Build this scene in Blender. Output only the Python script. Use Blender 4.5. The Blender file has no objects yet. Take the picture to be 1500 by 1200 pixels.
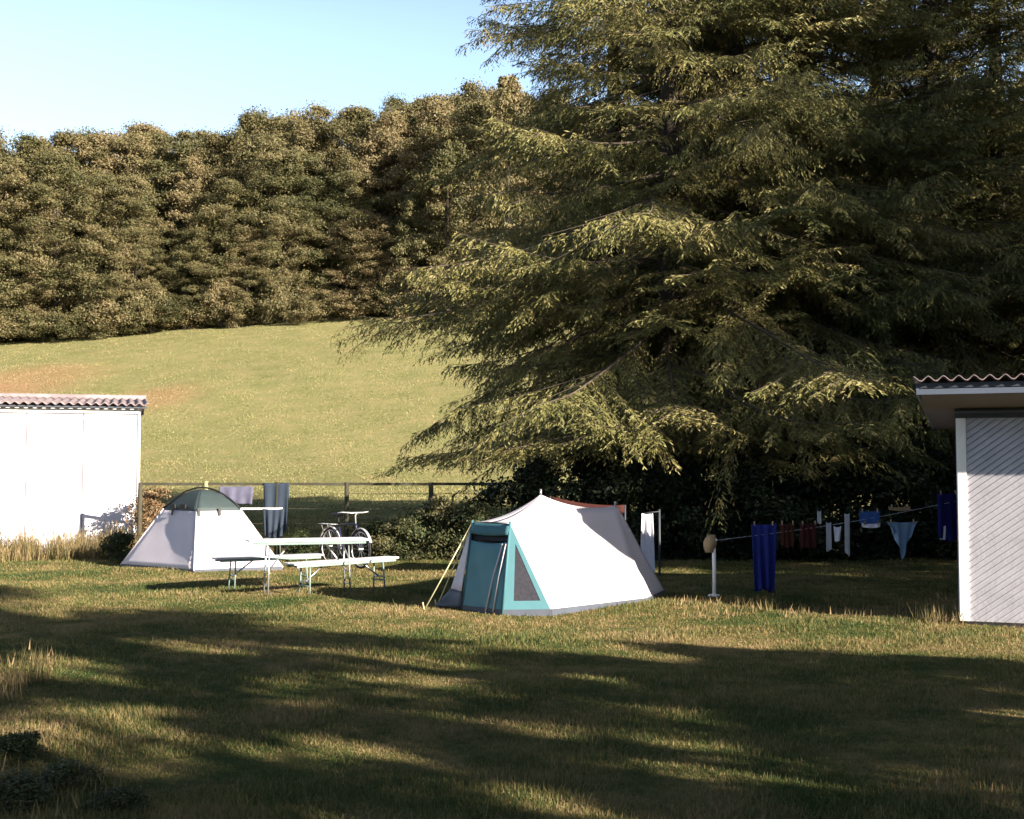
import bpy, math, random
import numpy as np
from mathutils import Vector, Matrix
random.seed(7); RNG = np.random.default_rng(11)
SC = bpy.context.scene
COL = SC.collection
# ------------------------------------------------------------------ camera maths
F = 1811.0; EYE = 1.7; TH = math.atan(90/1811.0)
CT, ST = math.cos(TH), math.sin(TH)
def ray(px, py):
    cx, cy = px-750.0, 600.0-py
    return Vector((cx, F*CT - cy*ST, F*ST + cy*CT))
def at(px, py, d):                      # point seen at a pixel of the photograph at depth y = d
    r = ray(px, py); k = d/r.y
    return Vector((r.x*k, d, EYE + r.z*k))
def gnd(px, py, z=0.0):                 # point on the level z seen at a pixel
    r = ray(px, py); k = (z-EYE)/r.z
    return Vector((r.x*k, r.y*k, z))
def terrain(x, y):
    x = np.asarray(x, float); y = np.asarray(y, float)
    a = np.clip(y-30, 0, 28); h = a*.0333                # nearly level, then a hill of slope .235
    a = np.clip(y-58, 0, 12); h = h + .0333*a + a*a*(.202/24)
    b = np.clip(y-70, 0, 77); h = h + .235*b
    c = np.clip(y-147, 0, 1e9); h = h + 7*(1-np.exp(-c/40.0))
    t = np.clip((y-58)/72, 0, 1)
    h = h + np.clip(x+36, -30, 60)*.078*t
    lawn = np.clip((30-y)/6, 0, 1)
    h = h + lawn*(.018*np.sin(x*1.3+.7*y)+.014*np.sin(2.1*y-.9*x+1.0)-.012)
    h = h + (1-lawn)*(.12*np.sin(x*.21+1)*np.sin(y*.17)+.05*np.sin(x*.7+y*.4))*np.clip((y-30)/10,0,1)
    return h
def TH_(x, y): return float(terrain(x, y))

# ------------------------------------------------------------------ tagging and mesh building
def tag(o, label=None, cat=None, group=None, kind=None):
    if label: o['label'] = label
    if cat: o['category'] = cat
    if group: o['group'] = group
    if kind: o['kind'] = kind
    return o
def empty(name, loc, rz=0.0):
    o = bpy.data.objects.new(name, None); COL.objects.link(o)
    o.location = loc; o.rotation_euler = (0, 0, rz); o.empty_display_size = .2
    return o
def copy_tree(o, parent=None):
    c = o.copy(); COL.objects.link(c)
    if parent is not None: c.parent = parent
    for ch in list(o.children): copy_tree(ch, c)
    return c
class MB:
    def __init__(s): s.v = []; s.f = []
    def poly(s, pts):
        b = len(s.v); s.v += [tuple(p) for p in pts]; s.f.append(tuple(range(b, b+len(pts))))
    def box(s, c, size, rot=None):
        c = Vector(c); h = Vector(size)/2; b = len(s.v)
        for dx, dy, dz in ((-1,-1,-1),(1,-1,-1),(1,1,-1),(-1,1,-1),(-1,-1,1),(1,-1,1),(1,1,1),(-1,1,1)):
            p = Vector((dx*h.x, dy*h.y, dz*h.z))
            if rot is not None: p = rot @ p
            s.v.append(tuple(c+p))
        for q in ((0,3,2,1),(4,5,6,7),(0,1,5,4),(1,2,6,5),(2,3,7,6),(3,0,4,7)):
            s.f.append(tuple(b+i for i in q))
    def bar(s, a, b, w, h, up=(0,0,1)):                    # box beam from a to b
        a = Vector(a); b = Vector(b); d = b-a; L = d.length; x = d.normalized(); u = Vector(up)
        y = u.cross(x)
        if y.length < 1e-4: y = Vector((0,1,0)).cross(x)
        y.normalize(); z = x.cross(y)
        s.box((a+b)/2, (L, w, h), Matrix((x, y, z)).transposed())
    def tube(s, pts, rad, n=8, cap=True):
        pts = [Vector(p) for p in pts]
        rads = rad if isinstance(rad, (list, tuple)) else [rad]*len(pts)
        b = len(s.v); prev = None
        for i, p in enumerate(pts):
            t = (pts[min(i+1, len(pts)-1)]-pts[max(i-1, 0)]).normalized()
            ref = prev if prev is not None else (Vector((0,0,1)) if abs(t.z) < .9 else Vector((1,0,0)))
            x = (ref - t*ref.dot(t)); 
            if x.length < 1e-5: x = t.orthogonal()
            x.normalize(); prev = x; y = t.cross(x)
            for k in range(n):
                a = 2*math.pi*k/n
                s.v.append(tuple(p + (x*math.cos(a)+y*math.sin(a))*rads[i]))
        for i in range(len(pts)-1):
            for k in range(n):
                k2 = (k+1) % n
                s.f.append((b+i*n+k, b+i*n+k2, b+(i+1)*n+k2, b+(i+1)*n+k))
        if cap:
            s.f.append(tuple(b+k for k in reversed(range(n))))
            e = b+(len(pts)-1)*n; s.f.append(tuple(e+k for k in range(n)))
    def arc(s, c, ax, ay, R, a0, a1, r, m=24, n=8):
        c = Vector(c); ax = Vector(ax); ay = Vector(ay)
        full = abs(a1-a0) > 2*math.pi-.01
        pts = [c + (ax*math.cos(a0+(a1-a0)*i/m)+ay*math.sin(a0+(a1-a0)*i/m))*R for i in range(m+1)]
        s.tube(pts, r, n, cap=not full)
    def grid(s, fn, nu, nv):                                # fn(u, v) -> point
        b = len(s.v)
        for i in range(nu+1):
            for j in range(nv+1): s.v.append(tuple(fn(i/nu, j/nv)))
        for i in range(nu):
            for j in range(nv):
                a = b+i*(nv+1)+j; s.f.append((a, a+nv+1, a+nv+2, a+1))
    def build(s, name, mat, parent=None, smooth=False, solid=0.0, bevel=0.0):
        me = bpy.data.meshes.new(name); me.from_pydata(s.v, [], s.f); me.update()
        me.materials.append(mat)
        if smooth:
            me.polygons.foreach_set('use_smooth', [True]*len(me.polygons))
        o = bpy.data.objects.new(name, me); COL.objects.link(o)
        if parent is not None: o.parent = parent
        if solid:
            m = o.modifiers.new('thickness', 'SOLIDIFY'); m.thickness = solid; m.offset = 0
        if bevel:
            m = o.modifiers.new('bevel', 'BEVEL'); m.width = bevel; m.segments = 2; m.limit_method = 'ANGLE'
        return o
def np_mesh(name, V, Fc, mat, parent=None, attr=None):      # all faces with the same corner count
    me = bpy.data.meshes.new(name)
    V = np.ascontiguousarray(V, np.float32); Fc = np.ascontiguousarray(Fc, np.int32); k = Fc.shape[1]
    me.vertices.add(len(V)); me.vertices.foreach_set('co', V.ravel())
    me.loops.add(Fc.size); me.loops.foreach_set('vertex_index', Fc.ravel())
    me.polygons.add(len(Fc)); me.polygons.foreach_set('loop_start', np.arange(0, Fc.size, k, dtype=np.int32))
    me.update(calc_edges=True)
    if attr is not None:
        at_ = me.attributes.new('rnd', 'FLOAT', 'POINT'); at_.data.foreach_set('value', np.ascontiguousarray(attr, np.float32))
    me.materials.append(mat)
    o = bpy.data.objects.new(name, me); COL.objects.link(o)
    if parent is not None: o.parent = parent
    return o
def leaves_np(P, A, B):                                     # rhombic leaves: centre, half length, half width
    n = len(P); V = np.empty((n, 4, 3)); V[:,0] = P-A; V[:,1] = P+B; V[:,2] = P+A; V[:,3] = P-B
    return V.reshape(-1, 3), np.arange(4*n).reshape(n, 4)

# ------------------------------------------------------------------ materials
def lin(c): return tuple(((x/255+.055)/1.055)**2.4 if x/255 > .04045 else x/255/12.92 for x in c)
def mat_base(name):
    m = bpy.data.materials.new(name); m.use_nodes = True
    nt = m.node_tree; nt.nodes.clear()
    out = nt.nodes.new('ShaderNodeOutputMaterial'); bs = nt.nodes.new('ShaderNodeBsdfPrincipled')
    nt.links.new(bs.outputs[0], out.inputs[0])
    return m, nt, bs, out
def N(nt, t, **kw):
    n = nt.nodes.new(t)
    for k, v in kw.items(): setattr(n, k, v)
    return n
def noise(nt, vec, scale, detail=4, rough=.55):
    n = N(nt, 'ShaderNodeTexNoise'); n.inputs['Scale'].default_value = scale
    n.inputs['Detail'].default_value = detail; n.inputs['Roughness'].default_value = rough
    if vec is not None: nt.links.new(vec, n.inputs['Vector'])
    return n.outputs[0]
def ramp(nt, fac, stops):
    r = N(nt, 'ShaderNodeValToRGB'); e = r.color_ramp.elements
    while len(e) > 1: e.remove(e[0])
    e[0].position = stops[0][0]; e[0].color = (*stops[0][1], 1)
    for p, c in stops[1:]:
        x = e.new(p); x.color = (*c, 1)
    nt.links.new(fac, r.inputs[0]); return r.outputs[0]
def mixc(nt, fac, a, b):
    m = N(nt, 'ShaderNodeMix', data_type='RGBA')
    for inp, v in ((0, fac), (6, a), (7, b)):
        if hasattr(v, 'links'): nt.links.new(v, m.inputs[inp])
        elif isinstance(v, (int, float)): m.inputs[inp].default_value = v
        else: m.inputs[inp].default_value = (*v, 1)
    return m.outputs[2]
def bump(nt, bs, h, strength, dist):
    b = N(nt, 'ShaderNodeBump'); b.inputs['Strength'].default_value = strength; b.inputs['Distance'].default_value = dist
    nt.links.new(h, b.inputs['Height']); nt.links.new(b.outputs[0], bs.inputs['Normal'])
def simple(name, c, rough=.6, var=.18, scale=6.0, metal=0.0, bmp=.0, bscale=40.0, spec=.35, transl=0.0):
    m, nt, bs, out = mat_base(name)
    tc = N(nt, 'ShaderNodeTexCoord')
    col = ramp(nt, noise(nt, tc.outputs['Object'], scale, 5), [(.3, tuple(x*(1-var) for x in c)), (.7, tuple(min(1, x*(1+var)) for x in c))])
    nt.links.new(col, bs.inputs['Base Color'])
    bs.inputs['Roughness'].default_value = rough; bs.inputs['Metallic'].default_value = metal
    bs.inputs['Specular IOR Level'].default_value = spec
    if bmp: bump(nt, bs, noise(nt, tc.outputs['Object'], bscale, 3), bmp, .01)
    if transl:
        tr = N(nt, 'ShaderNodeBsdfTranslucent'); mx = N(nt, 'ShaderNodeMixShader'); mx.inputs[0].default_value = transl
        nt.links.new(col, tr.inputs[0]); nt.links.new(bs.outputs[0], mx.inputs[1]); nt.links.new(tr.outputs[0], mx.inputs[2])
        nt.links.new(mx.outputs[0], out.inputs[0])
    return m
def leaf_mat(name, stops, scale=.35, transl=.25, rough=.6, fine=6.0, objrand=.5):
    m, nt, bs, out = mat_base(name)
    geo = N(nt, 'ShaderNodeNewGeometry'); oi = N(nt, 'ShaderNodeObjectInfo')
    n1 = noise(nt, geo.outputs['Position'], scale, 3); n2 = noise(nt, geo.outputs['Position'], fine, 2)
    a = N(nt, 'ShaderNodeMath', operation='MULTIPLY_ADD'); a.inputs[1].default_value = .55
    nt.links.new(n2, a.inputs[0]); b = N(nt, 'ShaderNodeMath', operation='MULTIPLY'); b.inputs[1].default_value = .55
    nt.links.new(n1, b.inputs[0]); nt.links.new(b.outputs[0], a.inputs[2])
    c = N(nt, 'ShaderNodeMath', operation='MULTIPLY_ADD'); c.inputs[1].default_value = .3*objrand; 
    nt.links.new(oi.outputs['Random'], c.inputs[0]); nt.links.new(a.outputs[0], c.inputs[2])
    d = N(nt, 'ShaderNodeMath', operation='SUBTRACT'); d.inputs[1].default_value = .15*objrand
    nt.links.new(c.outputs[0], d.inputs[0])
    col = ramp(nt, d.outputs[0], stops)
    nt.links.new(col, bs.inputs['Base Color']); bs.inputs['Roughness'].default_value = rough
    bs.inputs['Specular IOR Level'].default_value = .25
    tr = N(nt, 'ShaderNodeBsdfTranslucent'); mx = N(nt, 'ShaderNodeMixShader'); mx.inputs[0].default_value = transl
    nt.links.new(col, tr.inputs[0]); nt.links.new(bs.outputs[0], mx.inputs[1]); nt.links.new(tr.outputs[0], mx.inputs[2])
    nt.links.new(mx.outputs[0], out.inputs[0])
    return m
def math2(nt, op, a, b):
    m = N(nt, 'ShaderNodeMath', operation=op)
    for i, v in enumerate((a, b)):
        if hasattr(v, 'links'): nt.links.new(v, m.inputs[i])
        else: m.inputs[i].default_value = v
    return m.outputs[0]
def field_point(px, py):
    r = ray(px, py).normalized(); 
    for k in range(200, 2600):
        p = Vector((0,0,EYE)) + r*(k*.1)
        if p.z < TH_(p.x, p.y): return p
    return p
def grass_color(nt, blade=False):
    """colour of the turf from the place on the ground: green, dry straw and brown earth patches"""
    geo = N(nt, 'ShaderNodeNewGeometry'); pos = geo.outputs['Position']
    n1 = noise(nt, pos, .45, 5, .6); n2 = noise(nt, pos, 2.2, 5, .65); n3 = noise(nt, pos, 14.0, 3, .6)
    k = math2(nt, 'ADD', math2(nt, 'MULTIPLY', n1, .5), math2(nt, 'ADD', math2(nt, 'MULTIPLY', n2, .35), math2(nt, 'MULTIPLY', n3, .15)))
    if blade:
        at_ = N(nt, 'ShaderNodeAttribute', attribute_name='rnd')
        k = math2(nt, 'ADD', k, math2(nt, 'MULTIPLY', math2(nt, 'SUBTRACT', at_.outputs['Fac'], .5), .20))
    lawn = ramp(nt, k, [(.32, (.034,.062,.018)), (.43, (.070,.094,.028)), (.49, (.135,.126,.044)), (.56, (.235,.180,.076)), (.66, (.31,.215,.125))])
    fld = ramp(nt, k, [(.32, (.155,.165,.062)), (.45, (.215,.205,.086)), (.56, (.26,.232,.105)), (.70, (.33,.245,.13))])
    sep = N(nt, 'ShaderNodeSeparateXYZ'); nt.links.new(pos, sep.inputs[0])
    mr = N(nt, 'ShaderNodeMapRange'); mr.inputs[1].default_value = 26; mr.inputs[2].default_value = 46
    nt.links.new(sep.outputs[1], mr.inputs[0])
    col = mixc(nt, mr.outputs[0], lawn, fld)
    for (px, py, rx, ry) in ((40, 553, 6.5, 8), (228, 583, 3.2, 6), (-40, 575, 8, 5)):
        p = field_point(px, py)
        vm = N(nt, 'ShaderNodeVectorMath', operation='SUBTRACT'); nt.links.new(pos, vm.inputs[0]); vm.inputs[1].default_value = (p.x, p.y, 0)
        vs = N(nt, 'ShaderNodeVectorMath', operation='MULTIPLY'); nt.links.new(vm.outputs[0], vs.inputs[0]); vs.inputs[1].default_value = (1/rx, 1/ry, 0)
        ln = N(nt, 'ShaderNodeVectorMath', operation='LENGTH'); nt.links.new(vs.outputs[0], ln.inputs[0])
        e = math2(nt, 'ADD', ln.outputs['Value'], math2(nt, 'MULTIPLY', math2(nt, 'SUBTRACT', n2, .5), 1.6))
        fac = N(nt, 'ShaderNodeMapRange'); fac.inputs[1].default_value = .45; fac.inputs[2].default_value = 1.15
        fac.inputs[3].default_value = .5; fac.inputs[4].default_value = 0
        nt.links.new(e, fac.inputs[0])
        col = mixc(nt, fac.outputs[0], col, (.36, .20, .115))
    return col, pos, n2, n3
M = {}
def build_materials():
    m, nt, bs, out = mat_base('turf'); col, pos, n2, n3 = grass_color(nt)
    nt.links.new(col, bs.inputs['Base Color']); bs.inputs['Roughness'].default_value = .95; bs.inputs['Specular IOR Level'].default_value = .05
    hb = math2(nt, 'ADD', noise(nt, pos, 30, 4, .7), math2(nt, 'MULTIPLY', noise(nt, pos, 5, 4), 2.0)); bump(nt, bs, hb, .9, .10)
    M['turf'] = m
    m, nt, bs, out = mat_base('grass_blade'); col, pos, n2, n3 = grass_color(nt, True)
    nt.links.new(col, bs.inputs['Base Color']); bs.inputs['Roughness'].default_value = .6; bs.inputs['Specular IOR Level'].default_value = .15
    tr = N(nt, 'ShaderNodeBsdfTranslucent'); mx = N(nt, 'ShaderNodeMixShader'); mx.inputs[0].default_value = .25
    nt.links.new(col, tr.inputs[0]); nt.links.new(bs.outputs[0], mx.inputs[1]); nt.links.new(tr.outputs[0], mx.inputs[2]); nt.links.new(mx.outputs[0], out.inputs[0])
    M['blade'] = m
    m, nt, bs, out = mat_base('dry_grass')
    at_ = N(nt, 'ShaderNodeAttribute', attribute_name='rnd')
    nt.links.new(ramp(nt, at_.outputs['Fac'], [(0, (.05,.065,.02)), (.4, (.12,.10,.04)), (.75, (.20,.14,.068)), (1, (.27,.19,.12))]), bs.inputs['Base Color'])
    bs.inputs['Roughness'].default_value = .7; bs.inputs['Specular IOR Level'].default_value = .15
    M['dry'] = m
    M['spruce'] = leaf_mat('spruce_needles', [(.28, (.030,.042,.014)), (.45, (.088,.093,.030)), (.6, (.172,.156,.055)), (.75, (.235,.19,.080))], scale=.5, transl=.12, fine=3.0)
    M['forest'] = leaf_mat('wood_leaves', [(.28, (.034,.042,.015)), (.45, (.078,.073,.029)), (.58, (.132,.110,.050)), (.74, (.19,.142,.074))], scale=.16, transl=.15, fine=1.2, objrand=.8)
    M['broad'] = leaf_mat('broad_leaves', [(.3, (.030,.055,.015)), (.6, (.075,.10,.03))], scale=.6, transl=.2)
    M['bush'] = leaf_mat('bush_leaves', [(.3, (.020,.034,.014)), (.5, (.045,.060,.022)), (.7, (.10,.088,.040))], scale=1.2, transl=.15, fine=8)
    M['hedge'] = leaf_mat('shade_leaves', [(.3, (.010,.017,.009)), (.6, (.021,.031,.013))], scale=1.0, transl=.05)  # shade under the spruces is also put into these near-black leaf tones
    M['shrub_dry'] = leaf_mat('dry_shrub_leaves', [(.3, (.10,.075,.035)), (.5, (.17,.11,.055)), (.7, (.24,.15,.09))], scale=1.2, transl=.15, fine=8)
    M['bark'] = simple('bark', (.034,.026,.021), .9, .45, 5, bmp=.8, bscale=18)
    M['twig'] = simple('limb_bark', (.080,.060,.046), .9, .4, 3)
    M['white'] = simple('white_panel', (.82,.82,.81), .55, .03, 1.2)
    M['white_trim'] = simple('white_trim', (.80,.79,.78), .5, .04, 3)
    M['board'] = simple('painted_boards', (.44,.425,.475), .6, .10, 5, bmp=.25, bscale=30)
    M['groove'] = simple('board_backing', (.33,.29,.30), .9, .2, 5)
    M['cement'] = simple('fibre_cement', (.21,.165,.175), .9, .25, 2.2, bmp=.3, bscale=50)
    M['fascia'] = simple('blue_grey_paint', (.20,.23,.30), .55, .1, 4)
    M['fascia_light'] = simple('pale_blue_paint', (.10,.12,.165), .55, .06, 4)
    M['soffit'] = simple('soffit_board', (.15,.13,.12), .8, .12, 3)
    M['dark_beam'] = simple('dark_beam', (.045,.050,.065), .6, .15, 4)
    M['canvas'] = simple('white_tent_fabric', (.62,.55,.578), .75, .04, 2.5, bmp=.12, bscale=6, transl=.03)
    M['canvas_mauve'] = simple('tent_fabric', (.60,.545,.62), .75, .04, 2.5, bmp=.12, bscale=6, transl=.03)
    M['teal'] = simple('unlit_teal_fabric', (.105,.25,.30), .7, .07, 5, bmp=.2, bscale=12, transl=.10)  # door copy of the awning teal, lightened because the door gets less sun
    M['teal_lit'] = simple('lit_teal_fabric', (.060,.165,.20), .7, .05, 5, transl=.1)  # copy of the same teal for the sunlit side, darkened against the sun
    M['cap'] = simple('grey_green_fabric', (.036,.052,.056), .65, .12, 6, transl=.06)
    M['mesh'] = simple('mosquito_mesh', (.020,.020,.030), .8, .35, 30)
    M['slate'] = simple('slate_groundsheet', (.060,.070,.095), .6, .12, 6)
    M['black'] = simple('black_webbing', (.012,.012,.014), .6, .2, 6)
    M['rope'] = simple('guy_rope', (.55,.50,.30), .8, .1, 20)
    M['steel'] = simple('galvanised_steel', (.42,.44,.46), .35, .1, 8, metal=.7)
    M['green_steel'] = simple('painted_steel', (.17,.24,.22), .45, .12, 8)
    M['plank'] = simple('pale_plank', (.68,.66,.68), .55, .07, 4, bmp=.1, bscale=20)
    M['plank_grey'] = simple('grey_plank', (.44,.44,.50), .6, .10, 4, bmp=.1, bscale=20)
    M['tyre'] = simple('rubber', (.015,.015,.016), .8, .2, 10)
    M['chrome'] = simple('silver_guard', (.62,.60,.60), .3, .05, 8, metal=.4)
    M['frame_paint'] = simple('dark_blue_paint', (.018,.02,.05), .35, .15, 10)
    M['fence'] = simple('weathered_fence_wood', (.050,.045,.030), .9, .3, 5)
    M['fence_pale'] = simple('pale_fence_wood', (.27,.25,.12), .9, .2, 5)
    def cloth(k, c, v=.10): M[k] = simple(k+'_cloth', c, .85, v, 7, bmp=.15, bscale=60, transl=.1)
    cloth('blue_grey', (.024,.036,.058)); cloth('lilac', (.11,.107,.165), .2); cloth('royal', (.013,.024,.19)); cloth('white', (.74,.71,.78), .04)  # blue-grey and lilac darkened: shade at the fence is put into the colour
    cloth('sky', (.17,.27,.40)); cloth('mid_blue', (.03,.09,.30)); cloth('rust', (.05,.012,.005)); cloth('red', (.045,.005,.006))
    cloth('tarp_red', (.045,.008,.006)); cloth('navy', (.006,.008,.12)); cloth('sand', (.30,.225,.13), .3); cloth('grey', (.42,.42,.46))
build_materials()

# ------------------------------------------------------------------ setting: ground
def make_ground():
    xs = np.unique(np.concatenate([np.linspace(-14,14,113), np.linspace(-60,60,121), np.linspace(-420,420,57)]))
    ys = np.unique(np.concatenate([np.linspace(-4,34,153), np.linspace(34,160,85), np.linspace(-160,500,67)]))
    X, Y = np.meshgrid(xs, ys); Z = terrain(X, Y)
    V = np.stack([X, Y, Z], -1).reshape(-1, 3); nx = len(xs)
    i, j = np.meshgrid(np.arange(nx-1), np.arange(len(ys)-1)); a = (j*nx+i).ravel()
    o = np_mesh('ground', V, np.stack([a, a+1, a+nx+1, a+nx], 1), M['turf'])
    o.data.polygons.foreach_set('use_smooth', [True]*len(o.data.polygons))
    tag(o, kind='structure')
make_ground()

# ------------------------------------------------------------------ grass
def blades(n, X, Y, h, w, lean, seed):
    r = np.random.default_rng(seed)
    Z = terrain(X, Y)-.004; P = np.stack([X, Y, Z], 1)
    a = r.uniform(0, 2*np.pi, n); wd = np.stack([np.cos(a), np.sin(a), np.zeros(n)], 1)*w[:,None]*.5
    b = r.uniform(0, 2*np.pi, n); l = np.abs(r.normal(0, lean, n))*h
    tip = P + np.stack([np.cos(b)*l, np.sin(b)*l, h], 1)
    V = np.empty((n, 3, 3)); V[:,0] = P-wd; V[:,1] = P+wd; V[:,2] = tip
    return V.reshape(-1, 3), np.arange(3*n).reshape(n, 3), np.repeat(r.uniform(0, 1, n), 3)
HUTX = 5.1
def vnoise(X, Y, s, seed):
    r = np.random.default_rng(seed); v = np.zeros(len(X))
    for k in range(6):
        a = r.uniform(0, 6.28); f = s*r.uniform(.6, 1.9); v += np.sin(f*(X*math.cos(a)+Y*math.sin(a))+r.uniform(0, 6.28))
    return v/6
def make_grass():
    n = 540000; r = np.random.default_rng(3)
    Y = 4.6*np.exp(r.uniform(0, 1, n)*math.log(29/4.6)); X = r.uniform(-1, 1, n)*(.46*Y+1.2)
    lump = vnoise(X, Y, 3.0, 5)
    h = (.018+.028*r.uniform(0,1,n)**1.5)*(1+.9*np.clip(lump, -.5, 1))
    tall = r.uniform(0,1,n) < .004; h[tall] *= 2.0
    w = .0028+.0005*Y*(.5+r.uniform(0,1,n))
    V, Fc, A = blades(n, X, Y, h, w, .55, 4)
    o = np_mesh('grass', V, Fc, M['blade'], attr=A)
    tag(o, 'short sunlit and shaded camping meadow grass with dry straw patches', 'grass', kind='stuff')
make_grass()
def make_field_grass():
    n = 170000; r = np.random.default_rng(13)
    Y = 29*np.exp(r.uniform(0, 1, n)*math.log(132/29)); X = -r.uniform(-.25, 1, n)*(.46*Y+1)
    lump = vnoise(X, Y, .9, 15)+.7*vnoise(X, Y, 3.5, 16)
    keep = lump > r.uniform(-1.0, .25, n); X, Y, lump = X[keep], Y[keep], lump[keep]; n = len(X)
    h = (.03+.06*r.uniform(0,1,n)**2)*(1+.6*np.clip(lump, -.5, 1.2)); w = (.014+.0007*Y)*(.5+r.uniform(0,1,n))
    V, Fc, A = blades(n, X, Y, h, w, .7, 14)
    tag(np_mesh('meadow_grass', V, Fc, M['blade'], attr=A), 'rough sunny meadow grass on the slope below the wood', 'grass', kind='stuff')
make_field_grass()
def tall_grass(name, label, boxes, seed):                   # boxes: (x0, x1, y0, y1, height, count)
    r = np.random.default_rng(seed); VV=[]; FF=[]; AA=[]; k=0
    for (x0,x1,y0,y1,h,n) in boxes:
        cx = r.uniform(x0,x1,max(3,n//14)); cy = r.uniform(y0,y1,len(cx)); ch = r.uniform(.5,1.15,len(cx))
        i = r.integers(0,len(cx),n)
        X = cx[i]+r.normal(0,.06,n); Y = cy[i]+r.normal(0,.06,n)
        H = h*ch[i]*r.uniform(.45,1.1,n)
        W = (.003+.00035*np.abs(Y))*r.uniform(.6,1.5,n)
        V,Fc,A = blades(n,X,Y,H,W,.26,seed+k+1); A = np.clip(A*.6+np.repeat(r.uniform(0,.45,len(cx))[i],3),0,1)
        b = sum(len(v) for v in VV); VV.append(V); FF.append(Fc+b); AA.append(A); k+=1
        m = n//9; j = r.integers(0,n,m)                       # seed heads
        tip = V.reshape(-1,3,3)[j,2]
        ax = np.stack([r.normal(0,.25,m),r.normal(0,.25,m),np.ones(m)],1)*(.035+.02*r.uniform(0,1,m))[:,None]
        a = r.uniform(0,6.28,m); bx = np.stack([np.cos(a),np.sin(a),np.zeros(m)],1)*(.004+.0003*np.abs(Y[j]))[:,None]
        T = np.empty((m,3,3)); T[:,0]=tip-ax-bx; T[:,1]=tip-ax+bx; T[:,2]=tip+ax
        b = sum(len(v) for v in VV); VV.append(T.reshape(-1,3)); FF.append(np.arange(3*m).reshape(m,3)+b); AA.append(np.full(3*m,.8))
    o = np_mesh(name, np.concatenate(VV), np.concatenate(FF), M['dry'], attr=np.concatenate(AA))
    return tag(o, label, 'tall grass', kind='stuff')

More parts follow.
